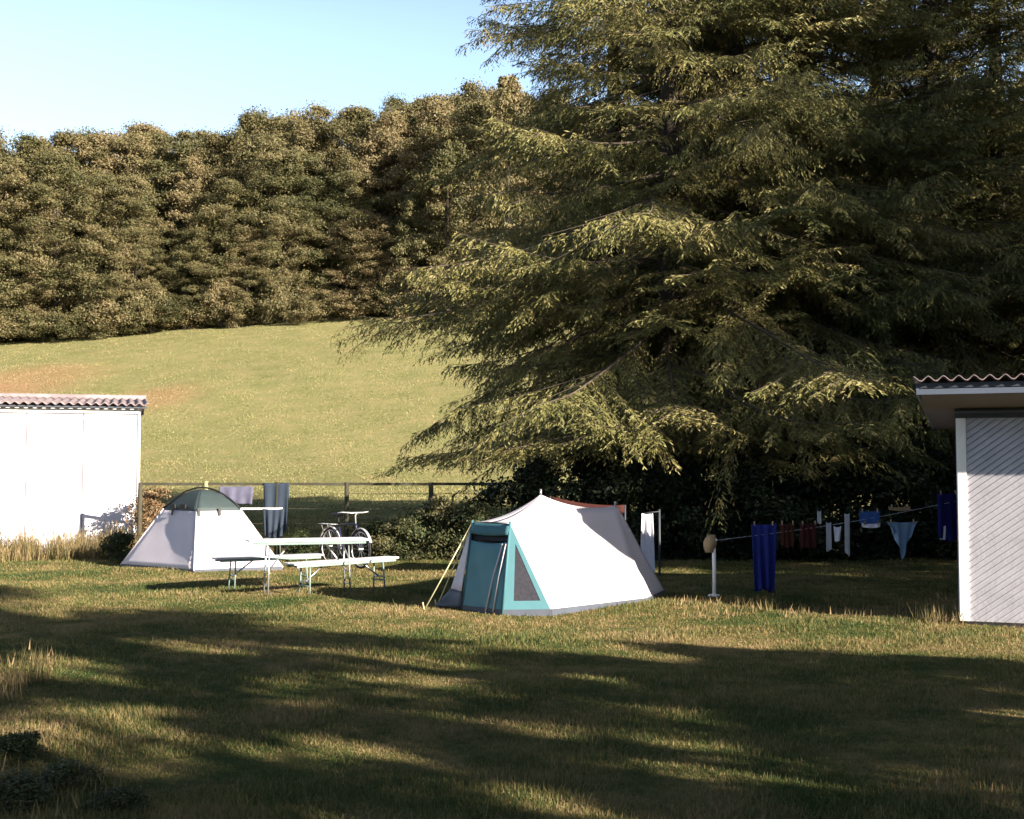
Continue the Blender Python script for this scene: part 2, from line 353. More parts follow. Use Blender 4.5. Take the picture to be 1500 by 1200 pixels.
# ------------------------------------------------------------------ trees
def spruce_mesh(seed, H, R, z0, dens=1.0, sag=1.0):
    r = random.Random(seed); g = np.random.default_rng(seed)
    tr = MB(); lb = MB(); P=[]; A=[]; B=[]
    pts=[]; rad=[]
    for i in range(13):
        t=i/12; pts.append((.05*math.sin(5*t+seed),.05*math.sin(4*t+2*seed),H*t)); rad.append(max(.012,.024*H*(1-t)**.9*.46 + (.08 if i==0 else 0)))
    tr.tube(pts, rad, 10)
    UP=np.array([0,0,1.0])
    def axis(p0,dv,L,d0,d1,bend):                            # curved limb axis starting at p0
        sv=np.cross(UP,dv)
        ph=r.uniform(0,6.28)
        return lambda q: p0+dv*L*q*(1-.05*q)+sv*(bend*L*q*q*.6+.025*L*math.sin(7*q+ph)*q)+UP*(L*(-d0*q+d1*q**3)+.02*L*math.sin(5*q+2*ph)*q)
    def twigs(pos,L,n,tl,s0,hang,grow):
        for q in range(n):
            s=s0+(1-s0)*(q+r.random())/n
            p0=pos(s); tg=pos(min(1,s+.03))-pos(s-.03); tg/=np.linalg.norm(tg)
            sv=np.cross(UP,tg); sv/=np.linalg.norm(sv)+1e-6
            for side in (-1,1):
                if r.random()<.10: continue
                l2=tl*(.35+.65*(1-s)**.6)*min(1,.4+2.2*s)*r.uniform(.5,1.3)
                d2=tg*r.uniform(.55,1.0)+sv*side*r.uniform(.4,.95)-UP*r.uniform(.05,.55)*(.35+hang)
                d2/=np.linalg.norm(d2); droop=hang*r.uniform(.5,1.3)
                m=max(3,int(l2/.026)); u=(np.arange(m)+g.uniform(0,1,m))/m
                C=p0+d2[None]*(l2*u)[:,None]; C[:,2]-=droop*l2*u*u*.8
                Tg=np.repeat(d2[None],m,0); Tg[:,2]-=droop*1.6*u*.8; Tg/=np.linalg.norm(Tg,axis=1,keepdims=True)
                sd=np.where(g.random(m)<.5,-1,1)[:,None]
                cr=np.cross(Tg,UP); cr/=np.linalg.norm(cr,axis=1,keepdims=True)+1e-6
                D=Tg*.85+cr*sd*g.uniform(.25,.8,(m,1))+g.normal(0,.18,(m,3)); D[:,2]-=.12*hang
                D/=np.linalg.norm(D,axis=1,keepdims=True)
                ln=(.036+.036*g.random(m))*(1-.3*u)
                W=np.cross(D,g.normal(0,1,(m,3))); W/=np.linalg.norm(W,axis=1,keepdims=True)+1e-6
                P.append(C+D*ln[:,None]*.8); A.append(D*ln[:,None]); B.append(W*(.0075+.005*g.random(m))[:,None])
    z=z0
    while z < H-.4:
        t=(z-z0)/(H-z0)
        nb = 6 if t<.6 else 4
        a0=r.uniform(0,6.28)
        for j in range(nb):
            if r.random()<.08: continue
            az=a0+6.283*j/nb+r.uniform(-.45,.45)
            L=R*(1-t)**(.85 if R<6 else 1.0)*r.choice((r.uniform(.45,.8),r.uniform(.8,1.12)))*min(1,.78+.11*(z-z0))+.25
            zz=z+r.uniform(-.25,.25)
            d0=(.54-.86*t)*sag+r.uniform(-.16,.14); d1=r.uniform(.04,.24)
            dv=np.array([math.cos(az),math.sin(az),0.])
            if zz-L*(d0-d1)<1.8: d0=max(-.1,d1+(zz-1.8)/L)
            pos=axis(np.array([0,0,zz]),dv,L,d0,d1,r.uniform(-.3,.3))
            n=max(3,int(L/.45)); lb.tube([pos(q/n) for q in range(n+1)],[max(.004,.0058*L*(1-q/n)**1.1+.002) for q in range(n+1)],5,False)
            hang=r.choice((r.uniform(.2,.5),r.uniform(.5,.9),r.uniform(.8,1.4)))
            if zz-L*(d0-d1)<2.2: hang=min(hang,.45)
            twigs(pos,L,max(5,int(L/.10*dens)),.16+.085*L,.20 if L>1.6 else .05,hang,1)
            if L>1.3:                                        # side limbs that make the flat, feathery sprays
                ns=int(2.2*L)+1
                for q in range(ns):
                    s=.26+.66*(q+r.random())/ns; side=1 if (q+j)%2 else -1
                    p0=pos(s); tg=pos(min(1,s+.04))-pos(s-.04); tg/=np.linalg.norm(tg)
                    an=side*r.uniform(.5,.95); c_,s_=math.cos(an),math.sin(an)
                    dh=np.array([tg[0]*c_-tg[1]*s_,tg[0]*s_+tg[1]*c_,0.]); dh/=np.linalg.norm(dh)
                    L2=(.16*L+.40*L*(1-s))*r.uniform(.6,1.15)
                    ps=axis(p0,dh,L2,-tg[2]*.8+r.uniform(-.05,.25)+.15*hang,r.uniform(-.1,.12),r.uniform(-.25,.25))
                    lb.tube([ps(0),ps(.5),ps(1)],[.006+.002*L2,.005,.002],4,False)
                    twigs(ps,L2,max(4,int(L2/.085*dens)),.15+.10*L2,.06,hang,1)
        z+=(.31+.12*r.random())*(1 if t<.7 else .8)
    return tr, lb, np.concatenate(P), np.concatenate(A), np.concatenate(B)
def make_spruce(seed,H,R,z0,dens=1.0,sag=1.0):
    tr,lb,P,A,B=spruce_mesh(seed,H,R,z0,dens,sag)
    root=empty('spruce_tree',(0,0,0))
    tr.build('trunk',M['bark'],root,True); lb.build('limbs',M['twig'],root,True)
    V,Fc=leaves_np(P,A,B); np_mesh('crown',V,Fc,M['spruce'],root)
    return root
def put(o,x,y,rz,s=1.0,sz=None,dz=-.05):
    o.location=(x,y,TH_(x,y)+dz); o.rotation_euler=(0,0,rz); o.scale=(s,s,sz or s); return o

def leafy(seed,H,R,base,n,leaf,nc,flat=.5,spike=.0,csz=.24):
    """clumped crown: leaf clumps spread through an uneven envelope"""
    g=np.random.default_rng(seed); P=[];A=[];B=[]; cl=[]
    lob=g.uniform(0,6.28,4); la=g.uniform(.08,.22,4)
    def env(t,az):                                           # radius of envelope at relative height t
        b=math.sin(math.pi*min(1,max(0,(t*.86+.14)))**.8)**.7
        return R*b*(1+sum(la[i]*math.sin((i+1)*az+lob[i]+3*t) for i in range(4)))
    for i in range(nc):
        t=g.random()**.9; az=g.uniform(0,6.28); q=g.random()**.45
        rr=env(t,az)*q; cl.append((rr*math.cos(az),rr*math.sin(az),base+(H-base)*t))
    for i in range(int(spike)):
        az=g.uniform(0,6.28); q=g.random()*.6*R
        cl.append((q*math.cos(az),q*math.sin(az),H+g.uniform(-.02,.05)*H))
    cl=np.array(cl); w=g.uniform(.4,1.6,len(cl)); w/=w.sum()
    idx=g.choice(len(cl),n,p=w); sz=g.uniform(.55,1.35,len(cl))*R*csz
    nd=g.normal(0,1,(n,3)); nd/=np.linalg.norm(nd,axis=1,keepdims=True); nd[:,2]=np.where(g.random(n)<.7,np.abs(nd[:,2]),nd[:,2])
    off=nd*(sz[idx]*g.uniform(.3,1.1,n)**.6)[:,None]*np.array([1,1,flat])+g.normal(0,.22,(n,3))*sz[idx][:,None]
    P=cl[idx]+off; P[:,2]=np.maximum(P[:,2],.02)
    nn=nd*.8+g.normal(0,.55,(n,3)); nn/=np.linalg.norm(nn,axis=1,keepdims=True)
    D=np.cross(nn,g.normal(0,1,(n,3))); D[:,2]-=.25*np.abs(D[:,2]); D/=np.linalg.norm(D,axis=1,keepdims=True)
    W=np.cross(D,nn); W/=np.linalg.norm(W,axis=1,keepdims=True)
    ln=leaf*g.uniform(.5,1.3,n)
    return P,D*ln[:,None],W*(ln*.45)[:,None],cl
def make_leafy(name,mat,seed,H,R,base,n,leaf,nc,flat=.5,spike=0,trunk_r=.2,part='crown',limbs=7,csz=.24):
    P,A,B,cl=leafy(seed,H,R,base,n,leaf,nc,flat,spike,csz)
    root=empty(name,(0,0,0)); g=random.Random(seed)
    t=MB()
    if trunk_r>.05:
        t.tube([(0,0,-.2),(.03*H*.1,0,H*.25),(.0,.02*H*.1,H*.55),(0,0,H*.85)],[trunk_r*1.25,trunk_r*.9,trunk_r*.55,.03],9)
        for i in range(limbs):
            c=cl[g.randrange(len(cl))]; z=min(max(base*.8,c[2]*.6),H*.8); m=(c[0]*.5,c[1]*.5,(z+c[2])*.5+.05*H*.2)
            t.tube([(0,0,z),m,tuple(c)],[trunk_r*.4,trunk_r*.25,.02],6,False)
        t.build('trunk',M['bark'],root,True)
    else:
        for i in range(8):
            c=cl[g.randrange(len(cl))]; t.tube([(0,0,0),(c[0]*.4,c[1]*.4,c[2]*.6),tuple(c)],[.014,.010,.004],5,False)
        t.build('stems',M['bark'],root,True)
    V,Fc=leaves_np(P,A,B); np_mesh(part,V,Fc,mat,root)
    return root

def plant_trees():
    # --- the great spruces behind the tents
    s1=make_spruce(1,23,6.3,2.7,1.0,.95); s2=make_spruce(2,23,5.2,2.8,1.0,.9); s3=make_spruce(5,21,4.8,2.6,1.0,1.0)
    print('SPRUCE FACES',[len(o.children[2].data.polygons) for o in (s1,s2,s3)])
    def d(px,dep): return (px-750)/F*dep
    put(s1,d(985,26.2),26.2,2.9,1.18); tag(s1,'tall dark spruce with sweeping branches reaching out over the white tent','spruce tree','tall spruces behind the camp')
    put(s2,d(1180,27.4),27.4,1.9,1.15); tag(s2,'tall spruce with black shaded middle, standing behind the clothesline','spruce tree','tall spruces behind the camp')
    put(s3,d(1375,27.8),27.8,3.1,1.15); tag(s3,'tall spruce standing just left of the boarded shed roof','spruce tree','tall spruces behind the camp')
    c=copy_tree(s1); put(c,d(1530,28.5),28.5,2.6,1.05); tag(c,'tall spruce rising behind the boarded shed at the right edge','spruce tree')
    c=copy_tree(s3); put(c,d(1080,31.5),31.5,5.0,1.12); tag(c,'tall spruce half hidden between the front spruces, showing blue sky gaps','spruce tree')
    c=copy_tree(s2); put(c,d(1290,32.5),32.5,.9,1.05); tag(c,'tall spruce farthest back in the clump, behind the clothesline spruces','spruce tree')
    for p,t,k,sx,sz,lab in ((20.7,-2.0,s3,.64,.95,'unseen slender spruce added to shade the middle of the spruce clump'),(19.9,-6.0,s2,.36,.9,'thinnest of the unseen spruces added for shade, nearest the viewpoint'),
                            (25.0,-1.0,s2,.62,.95,'unseen slender spruce added for shade beside the boarded shed'),(29.0,-4.0,s3,.70,1.05,'unseen slender spruce added for shade, farthest right of the shed')):
        c=copy_tree(k); put(c,.62*p-.785*t,.785*p+.62*t,p,sx,sz); tag(c,lab,'spruce tree')  # unseen slender spruces added between sun and clump to darken it
    c=copy_tree(s2); put(c,13.6,21.5,4.0,1.0); tag(c,'unseen tall spruce added for shade beyond the right end of the boarded shed','spruce tree')  # this and the next added out of view to shade hedge and washing
    c=copy_tree(s1); put(c,17.5,17.0,1.1,.95); tag(c,'unseen tall spruce added on the right to shade the washing','spruce tree')
    c=copy_tree(s3); put(c,d(905,30.5),30.5,4.4,1.2,1.25); tag(c,'tall spruce behind the leftmost front spruce, filling its upper left side','spruce tree')
    c=copy_tree(s2); put(c,d(1090,27.0),27.0,5.3,.98,1.1); tag(c,'tall spruce directly right of the leftmost front spruce','spruce tree')
    c=copy_tree(s3); put(c,d(1465,28.6),28.6,.6,1.1,1.2); tag(c,'tall spruce rising right above the corner of the boarded shed','spruce tree')
    # --- wood on the hill
    protos=[make_leafy('woodland_tree',M['forest'],20,20,5.4,.6,46000,.13,120,.30,0,.22,csz=.19),
            make_leafy('woodland_tree',M['forest'],21,21,6.0,.4,48000,.13,130,.28,0,.22,csz=.18),
            make_leafy('woodland_tree',M['forest'],22,19,5.0,.8,42000,.125,110,.32,0,.2,csz=.20),
            make_leafy('woodland_tree',M['forest'],23,22,6.4,.5,52000,.135,135,.30,0,.24,csz=.18)]
    g=random.Random(5); used=set()
    def wood(px,dep,top,k,label):
        k=k%4; x=d(px,dep); z=TH_(x,dep); p=at(px,top,dep)
        o=protos[k] if k not in used else copy_tree(protos[k]); used.add(k)
        Hn=(20,21,19,22)[k]; s=(p.z-z)/Hn
        put(o,x,dep,g.uniform(0,6.28),min(1.3,max(.72,s*g.uniform(.92,1.15))),s,-.2)
        tag(o,label,'tree','trees of the wood on the hill')
    prof=[(-120,185),(0,183),(60,196),(130,188),(200,176),(255,195),(310,192),(350,172),(420,158),(480,160),(550,150),(640,136),(700,126),(760,126),(900,150),(1100,150),(1600,150)]
    def top(px):
        for (a,b),(c_,d_) in zip(prof,prof[1:]):
            if a<=px<=c_: return b+(d_-b)*(px-a)/(c_-a)
        return 160
    L0='brown-green tree in the front edge of the wood above the field'
    L1='brown-green tree deeper in the wood, only its top above the front row'
    n=0
    for px in range(-110,1700,62):
        q=px+g.uniform(-14,14); wood(q,132+g.uniform(-3.5,3.5),top(q)+g.uniform(16,85),n,L0); n+=1
    for px in range(-140,1700,56):
        q=px+g.uniform(-16,16); wood(q,139+g.uniform(-2,3),top(q)+g.uniform(-4,14),n+1,L1); n+=1
    for px in range(-100,1700,75):
        q=px+g.uniform(-16,16); wood(q,150+g.uniform(-3,3),top(q)+g.uniform(0,14),n+2,L1); n+=1
    for px in range(-100,1700,62):
        q=px+g.uniform(-16,16); wood(q,160+g.uniform(-3,3),top(q)+g.uniform(10,30),n+3,L1); n+=1
    for px in range(-90,1000,60):
        q=px+g.uniform(-16,16); wood(q,145+g.uniform(-2,2),top(q)+g.uniform(8,40),n+1,L1); n+=1
    for px in range(-100,900,58):
        q=px+g.uniform(-20,20); wood(q,128.5+g.uniform(-1,1.5),top(q)+g.uniform(110,190),n,'shorter tree standing in front of the tall ones along the wood edge'); n+=1
    for k in range(46):                                      # unseen ring of trees added behind the viewpoint to block low sky light
        a=math.radians(186+k*7.6+g.uniform(-2,2)) if k<23 else math.radians(190+(k-23)*7.6+g.uniform(-2,2)); rr=(66 if k<23 else 74)+g.uniform(-3,3)
        o=copy_tree(protos[k%4]); put(o,rr*math.cos(a),rr*math.sin(a),g.uniform(0,6.28),1.2,g.uniform(.72,.88),-.2)
        tag(o,'unseen tree added behind the viewpoint to block low sky light','tree','added trees blocking sky light behind the viewpoint')
    # low bushes along the foot of the wood
    b0=make_leafy('edge_bush',M['forest'],31,4.2,3.0,.1,12000,.12,60,.6,0,.04,'foliage',csz=.26)
    first=True
    for px in range(-60,760,47):
        q=px+g.uniform(-12,12); dep=126.5+g.uniform(-1,1.5); o=b0 if first else copy_tree(b0); first=False
        put(o,d(q,dep),dep,g.uniform(0,6.28),g.uniform(.8,1.35),g.uniform(.6,1.25),-.1)
        tag(o,'low bush along the foot of the wood, at the top of the field','bush','bushes along the foot of the wood')
    # nearer leafy tree left of the spruces
    t=make_leafy('leafy_tree',M['forest'],41,19.5,5.0,.6,30000,.18,150,.42,4,.22,csz=.15)
    o=put(t,d(745,121),121,1.0,1.0,(at(745,122,121).z-TH_(d(745,121),121))/19.5); tag(o,'paler rounded tree rising above the wood just left of the spruces','tree')
    o=copy_tree(t); put(o,d(655,122),122,3.0,.8,.8*(at(745,122,121).z-TH_(d(745,121),121))/19.5) ; tag(o,'lower rounded tree in front of the wood, left of the paler tall one','tree')
    # --- trees beside and behind the viewpoint that shade the lawn
    U=(-.785,.62); Vv=(.62,.785)
    def pt(p,t): return (Vv[0]*p+U[0]*t, Vv[1]*p+U[1]*t)
    T0=(('55',5.75,-5.0,3.3,.75,.4,7000,70,'low leafy tree nearest the viewpoint, out of frame on the right'),
        ('56',1.9,-6.0,9.5,1.8,.8,24000,160,'leafy tree straight behind the viewpoint'),
        ('51',7.95,-7.5,13.5,2.1,1.0,25000,145,'tall leafy tree beside the viewpoint whose shadow crosses the lawn towards the mauve tent'),
        ('52',4.1,-9.0,13.0,2.0,1.0,28000,155,'tall leafy tree behind the viewpoint whose shadow darkens the near left grass'),
        ('53',10.5,-4.5,3.6,1.25,.4,11000,85,'small leafy tree right of the viewpoint whose shadow ends short of the boarded shed'),
        ('54',9.0,-5.5,4.3,1.3,.4,12000,90,'slim leafy tree right of the viewpoint whose shadow ends short of the white tent'),
        ('59',6.4,-11.0,9.0,1.5,1.5,12000,80,'thin-crowned tree behind the viewpoint, between its two tall neighbours'))
    for sd,p,t,H,R,bs,n,nc,lab in T0:
        o=make_leafy('broadleaf_tree',M['broad'],int(sd),H,R,bs,n,.10,nc,.7,0,.13,limbs=14,csz=.20)
        x,y=pt(p,t); put(o,x,y,.3*int(sd)); tag(o,lab,'tree')
plant_trees()

# ------------------------------------------------------------------ bushes and hedge
def plant_bushes():
    g=random.Random(9)
    def d(px,dep): return (px-750)/F*dep
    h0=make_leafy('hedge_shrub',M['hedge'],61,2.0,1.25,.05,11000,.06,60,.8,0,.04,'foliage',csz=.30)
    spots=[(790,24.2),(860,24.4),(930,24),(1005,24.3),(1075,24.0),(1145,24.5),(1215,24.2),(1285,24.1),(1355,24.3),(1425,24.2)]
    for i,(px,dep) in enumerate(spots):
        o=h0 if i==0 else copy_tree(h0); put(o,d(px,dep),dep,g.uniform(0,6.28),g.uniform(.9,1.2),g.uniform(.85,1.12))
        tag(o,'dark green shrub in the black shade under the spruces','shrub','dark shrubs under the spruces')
    f0=make_leafy('fence_bush',M['bush'],63,.95,.62,.03,6500,.035,50,.8,0,.04,'foliage',csz=.34)
    for i,(px,dep,s,lab) in enumerate([(590,23.6,.9,'scrubby dark bush beside the bicycle, against the fence'),(640,23.9,1.05,'scrubby dark bush by the fence midway between bicycle and white tent'),(690,23.7,1.0,'scrubby dark bush right behind the guy rope of the white tent'),(738,23.4,.95,'scrubby dark bush behind the teal awning'),(550,24.4,.75,'low scrubby bush behind the bicycle'),(440,24.4,.6,'low scrubby bush between the blue jacket and the bicycle')]):
        o=f0 if i==0 else copy_tree(f0); put(o,d(px,dep),dep,g.uniform(0,6.28),s,s*g.uniform(.85,1.1)); tag(o,lab,'bush','bushes along the fence')
    s=make_leafy('dry_shrub',M['shrub_dry'],64,1.25,.50,.02,5200,.035,60,1.0,3,.04,'foliage',csz=.34)
    put(s,d(222,25.6),25.6,0); tag(s,'brown dry shrub beside the corner of the white shed','shrub')
    s=make_leafy('small_bush',M['bush'],65,.52,.42,.02,4000,.028,36,.8,0,.04,'foliage',csz=.34)
    p=gnd(166,824); put(s,p.x,p.y+.4,0); tag(s,'small dark bush beside the left corner of the mauve tent','bush')
    for k,(px,py,sc,lab) in enumerate(((25,1110,.62,'dark leafy weed at the left edge, upper one of the corner clump'),(95,1150,.58,'dark leafy weed in the bottom left corner, middle of the clump'),(20,1180,.7,'dark leafy weed in the very corner of the lawn, largest of the clump'),(175,1185,.5,'low dark leafy weed, rightmost of the corner clump'))):
        c=copy_tree(s); q=gnd(px,py); put(c,q.x,q.y,1.3*k,sc*.8,sc*.5); tag(c,lab,'weed','leafy weeds in the near left corner'); c.name='leafy_weed'
    tall_grass('tall_dry_grass','tall dry brown grass growing along the white shed wall',[(-11.6,-7.6,23.8,26.3,.62,5200),(-11.6,-9.5,22.5,24.2,.35,1500),(-7.9,-6.6,23.5,25.5,.5,900)],70)
    tall_grass('nettles','dark green weeds in the bottom left corner of the lawn',[(-3.9,-2.0,5.4,7.1,.09,3000)],85).data.materials[0]=M['blade']
    p=gnd(18,1020)
    tall_grass('weeds','straggly tall weeds in the shaded near left corner',[(p.x-.5,p.x+.12,p.y-.35,p.y+.9,.28,420)],80)
    tall_grass('tall_grass','sunlit tall grass tufts along the edge of the black shade beside the boarded shed',[(2.0,5.0,14.3,16.2,.08,1500),(2.7,3.3,15.0,15.6,.17,110),(4.6,5.0,13.9,14.5,.24,220),(3.4,4.6,14.6,15.2,.09,260)],90)
plant_bushes()

# ------------------------------------------------------------------ sheds
def corrugated(mb,x0,x1,y0,y1,z0,z1,pitch,amp,th=.012):     # sheet with waves across x, sloping from (y0,z0) to (y1,z1)
    n=int((x1-x0)/pitch*8); ny=6
    def w(u): return amp*math.cos(2*math.pi*(u*(x1-x0))/pitch)
    b=len(mb.v)
    for lay in (1,0):
        for i in range(n+1):
            for j in range(ny+1):
                u=i/n; v=j/ny; mb.v.append((x0+(x1-x0)*u, y0+(y1-y0)*v, z0+(z1-z0)*v+w(u)+(th if lay else 0)))
    S=(n+1)*(ny+1)
    for i in range(n):
        for j in range(ny):
            a=b+i*(ny+1)+j; mb.f.append((a,a+ny+1,a+ny+2,a+1)); a+=S; mb.f.append((a,a+1,a+ny+2,a+ny+1))
        a=b+i*(ny+1); mb.f.append((a,a+S,a+S+ny+1,a+ny+1)); a+=ny; mb.f.append((a,a+ny+1,a+S+ny+1,a+S))
    for i in (0,n):
        for j in range(ny):
            a=b+i*(ny+1)+j; mb.f.append((a,a+1,a+1+S,a+S) if i==0 else (a,a+S,a+1+S,a+1))
def clip_poly(poly,inside,inter):
    out=[]
    for i,p in enumerate(poly):
        q=poly[(i+1)%len(poly)]
        if inside(p): out.append(p)
        if inside(p)!=inside(q): out.append(inter(p,q))
    return out
def clip_rect(poly,x0,x1,z0,z1):
    for ax,v,sg in ((0,x0,1),(0,x1,-1),(1,z0,1),(1,z1,-1)):
        if not poly: return []
        def ins(p): return (p[ax]-v)*sg>=-1e-9
        def it(p,q):
            t=(v-p[ax])/(q[ax]-p[ax]); r=[p[0]+(q[0]-p[0])*t,p[1]+(q[1]-p[1])*t]; r[ax]=v; return tuple(r)
        poly=clip_poly(poly,ins,it)
    return poly
def right_shed():
    yf=14.0; c=gnd(1408,911); x0=at(1408,911,yf).x; x1=x0+7.0; yb=yf+3.2; ztop=at(1450,600,yf).z; RB=.12
    root=empty('boarded_shed',(x0,yf,0),math.radians(-21)); tag(root,'pale shed with diagonal boards and corrugated overhanging roof at the right edge','shed')
    L=Vector((x0,yf,0))
    def P(x,y,z): return (x-x0,y-yf,z)
    mb=MB(); W_=x1-x0-.02; D_=yb-yf-.02; zt,zr_=ztop-.03,ztop-RB-.03
    a_=[(.02,.02,-.04),(W_,.02,-.04),(W_,.02,zt),(.02,.02,zt)]; b_=[(.02,D_,-.04),(W_,D_,-.04),(W_,D_,zr_),(.02,D_,zr_)]
    mb.poly(a_); mb.poly(b_[::-1])
    for i in range(4): mb.poly([a_[i],b_[i],b_[(i+1)%4],a_[(i+1)%4]])
    mb.build('wall_core',M['groove'],root)
    # diagonal boards on the front
    bo=MB(); z1=at(1450,613,yf).z; z0=.02; W=x1-x0; ang=math.radians(36); pitch=.062
    dx,dz=math.cos(ang),math.sin(ang); nx,nz=-dz,dx
    for k in range(-90,130):
        o=k*pitch; g0=o; g1=o+pitch-.006
        quad=[(nx*g0-dx*9,nz*g0-dz*9),(nx*g0+dx*9,nz*g0+dz*9),(nx*g1+dx*9,nz*g1+dz*9),(nx*g1-dx*9,nz*g1-dz*9)]
        q=clip_rect(quad,.088,W-.1,z0,z1)
        if len(q)<3: continue
        def dep(p):
            s=((p[0]*nx+p[1]*nz)-g0)/pitch; return -.014-.018*(1-s)
        fr=[(p[0],dep(p),p[1]) for p in q]; bk=[(p[0],.004,p[1]) for p in q]
        bo.poly(fr)
        for i in range(len(q)): bo.poly([fr[i],bk[i],bk[(i+1)%len(q)],fr[(i+1)%len(q)]])
    bo.build('board_cladding',M['board'],root)
    sd=MB()                                                  # side boards, vertical
    for k in range(int((yb-yf)/.14)): hz=ztop-.06-RB*(.1+k*.14)/(yb-yf); sd.box((-.012,.1+k*.14,hz/2+.01),(.024,.13,hz))
    sd.build('side_cladding',M['board'],root)
    t=MB(); t.box((.036,-.022,(z1)/2+.01),(.10,.05,z1-.02)); t.build('corner_trim',M['white_trim'],root,bevel=.006)
    h=MB(); h.box((W/2,-.02,(z1+ztop)/2),(W+.06,.05,ztop-z1)); h.build('lintel_beam',M['dark_beam'],root)
    s=MB(); s.box((W/2,-.055,ztop-.035),(W+.06,.03,.022)); s.build('top_batten',M['fascia_light'],root)
    # roof
    fy=yf-.78; zf=at(1450,577,13.2).z; rx0=x0-.40; rx1=x1+.5
    sf=MB()
    a=zf-.0; 
    sf.poly([P(rx0+.04,fy+.03,zf+.01),P(rx0+.04,yf,ztop+.012),P(rx1,yf,ztop+.012),P(rx1,fy+.03,zf+.01)]); sf.poly([P(rx0+.04,yf,ztop+.012),P(rx0+.04,yb+.3,ztop-RB+.02),P(rx1,yb+.3,ztop-RB+.02),P(rx1,yf,ztop+.012)])
    sf.build('soffit',M['soffit'],root,solid=.02)
    fa=MB(); fa.box(P((rx0+rx1)/2,fy,zf+.032),(rx1-rx0,.035,.060)); fa.build('fascia',M['fascia_light'],root)
    fb=MB(); fb.box(P((rx0+rx1)/2,fy+.012,zf+.10),(rx1-rx0,.03,.055)); fb.build('gutter_board',M['dark_beam'],root)
    vg=MB(); vg.bar(P(rx0+.01,fy,zf+.05),P(rx0+.01,yb+.3,ztop-RB+.06),.03,.11); vg.build('verge_board',M['fascia'],root)
    rf=MB(); corrugated(rf,rx0-.03-x0,rx1-x0,fy-.07-yf,yb+.4-yf,zf+.165,ztop-RB+.14,.155,.026); rf.build('roof',M['cement'],root,True)
    return x0,yf,yb,ztop
SHED=right_shed()
def left_shed():
    yf=26.6; xr=at(202,700,yf).x; x0=xr-9; ztop=at(100,601,yf).z; yb=yf+6
    root=empty('white_shed',(xr,yf,0),math.radians(17.5)); tag(root,'plain bright white shed with a dark corrugated roof edge at the left','shed')
    W=9.0
    wl=MB()
    n=int(W/1.15)
    for k in range(n+1):                                     # wall of tall panels
        a=-W+k*W/(n+1)+.010; b=-W+(k+1)*W/(n+1)-.010
        wl.box(((a+b)/2,.03,ztop/2),(b-a,.06,ztop))
    wl.box((-.03,(yb-yf)/2+.07,ztop/2),(.06,yb-yf-.02,ztop)); wl.box((-W/2,yb-yf,ztop/2),(W-.14,.06,ztop)); wl.box((-W+.03,(yb-yf)/2+.07,ztop/2),(.06,yb-yf-.02,ztop))
    wl.build('wall',M['white'],root)
    tr=MB(); tr.box((.012,-.012,ztop/2),(.05,.05,ztop)); tr.build('corner_trim',M['white_trim'],root)
    st=MB(); st.box((-W/2+.0,-.045,ztop-.03),(W,.03,.10)); st.build('eaves_board',M['white_trim'],root)
    rx=.20; zr=ztop+.10
    rf=MB(); corrugated(rf,-W-.2,rx,-.28,3.2,zr,zr+.30,.177,.026); corrugated(rf,-W-.2,rx,3.22,6.5,zr+.30,zr+.05,.177,.034)
    rf.build('roof',M['cement'],root,True)
    rg=MB(); rg.tube([(-W-.2,3.21,zr+.34),(rx,3.21,zr+.34)],.07,10); rg.build('ridge_cap',M['cement'],root,True)
    fl=MB(); fl.box((-W/2+rx/2,-.20,zr-.055),(W+rx-.05,.02,.035)); fl.build('roof_batten',M['dark_beam'],root)
left_shed()

# ------------------------------------------------------------------ cloth patches
def bil(a,b,c,d,u,v): return a*(1-u)*(1-v)+b*u*(1-v)+c*u*v+d*(1-u)*v     # corners a(0,0) b(1,0) c(1,1) d(0,1)
def patch(mb,a,b,c,d,nu=10,nv=10,sag=0.0,edge_sag=(0,0,0,0),wr=0.0,seed=0):
    """four-cornered cloth: inward belly sag and edges that hang in a curve (bottom, right, top, left)"""
    a,b,c,d=map(Vector,(a,b,c,d)); nrm=(b-a).cross(d-a)
    if nrm.length<1e-6: nrm=(c-a).cross(d-a)
    nrm.normalize(); rr=random.Random(seed); ph=[rr.uniform(0,6.28) for _ in range(4)]
    def fn(u,v):
        p=bil(a,b,c,d,u,v); k=16*u*(1-u)*v*(1-v)
        p=p+nrm*(-sag*k)
        z=edge_sag[0]*4*u*(1-u)*(1-v)+edge_sag[2]*4*u*(1-u)*v+edge_sag[1]*4*v*(1-v)*u+edge_sag[3]*4*v*(1-v)*(1-u)
        p=p+Vector((0,0,-z))
        if wr: p=p+nrm*wr*k**.5*(math.sin(7*u+3*v+ph[0])+.6*math.sin(13*v-5*u+ph[1])+.4*math.sin(19*u+9*v+ph[2]))
        return p
    mb.grid(fn,nu,nv)

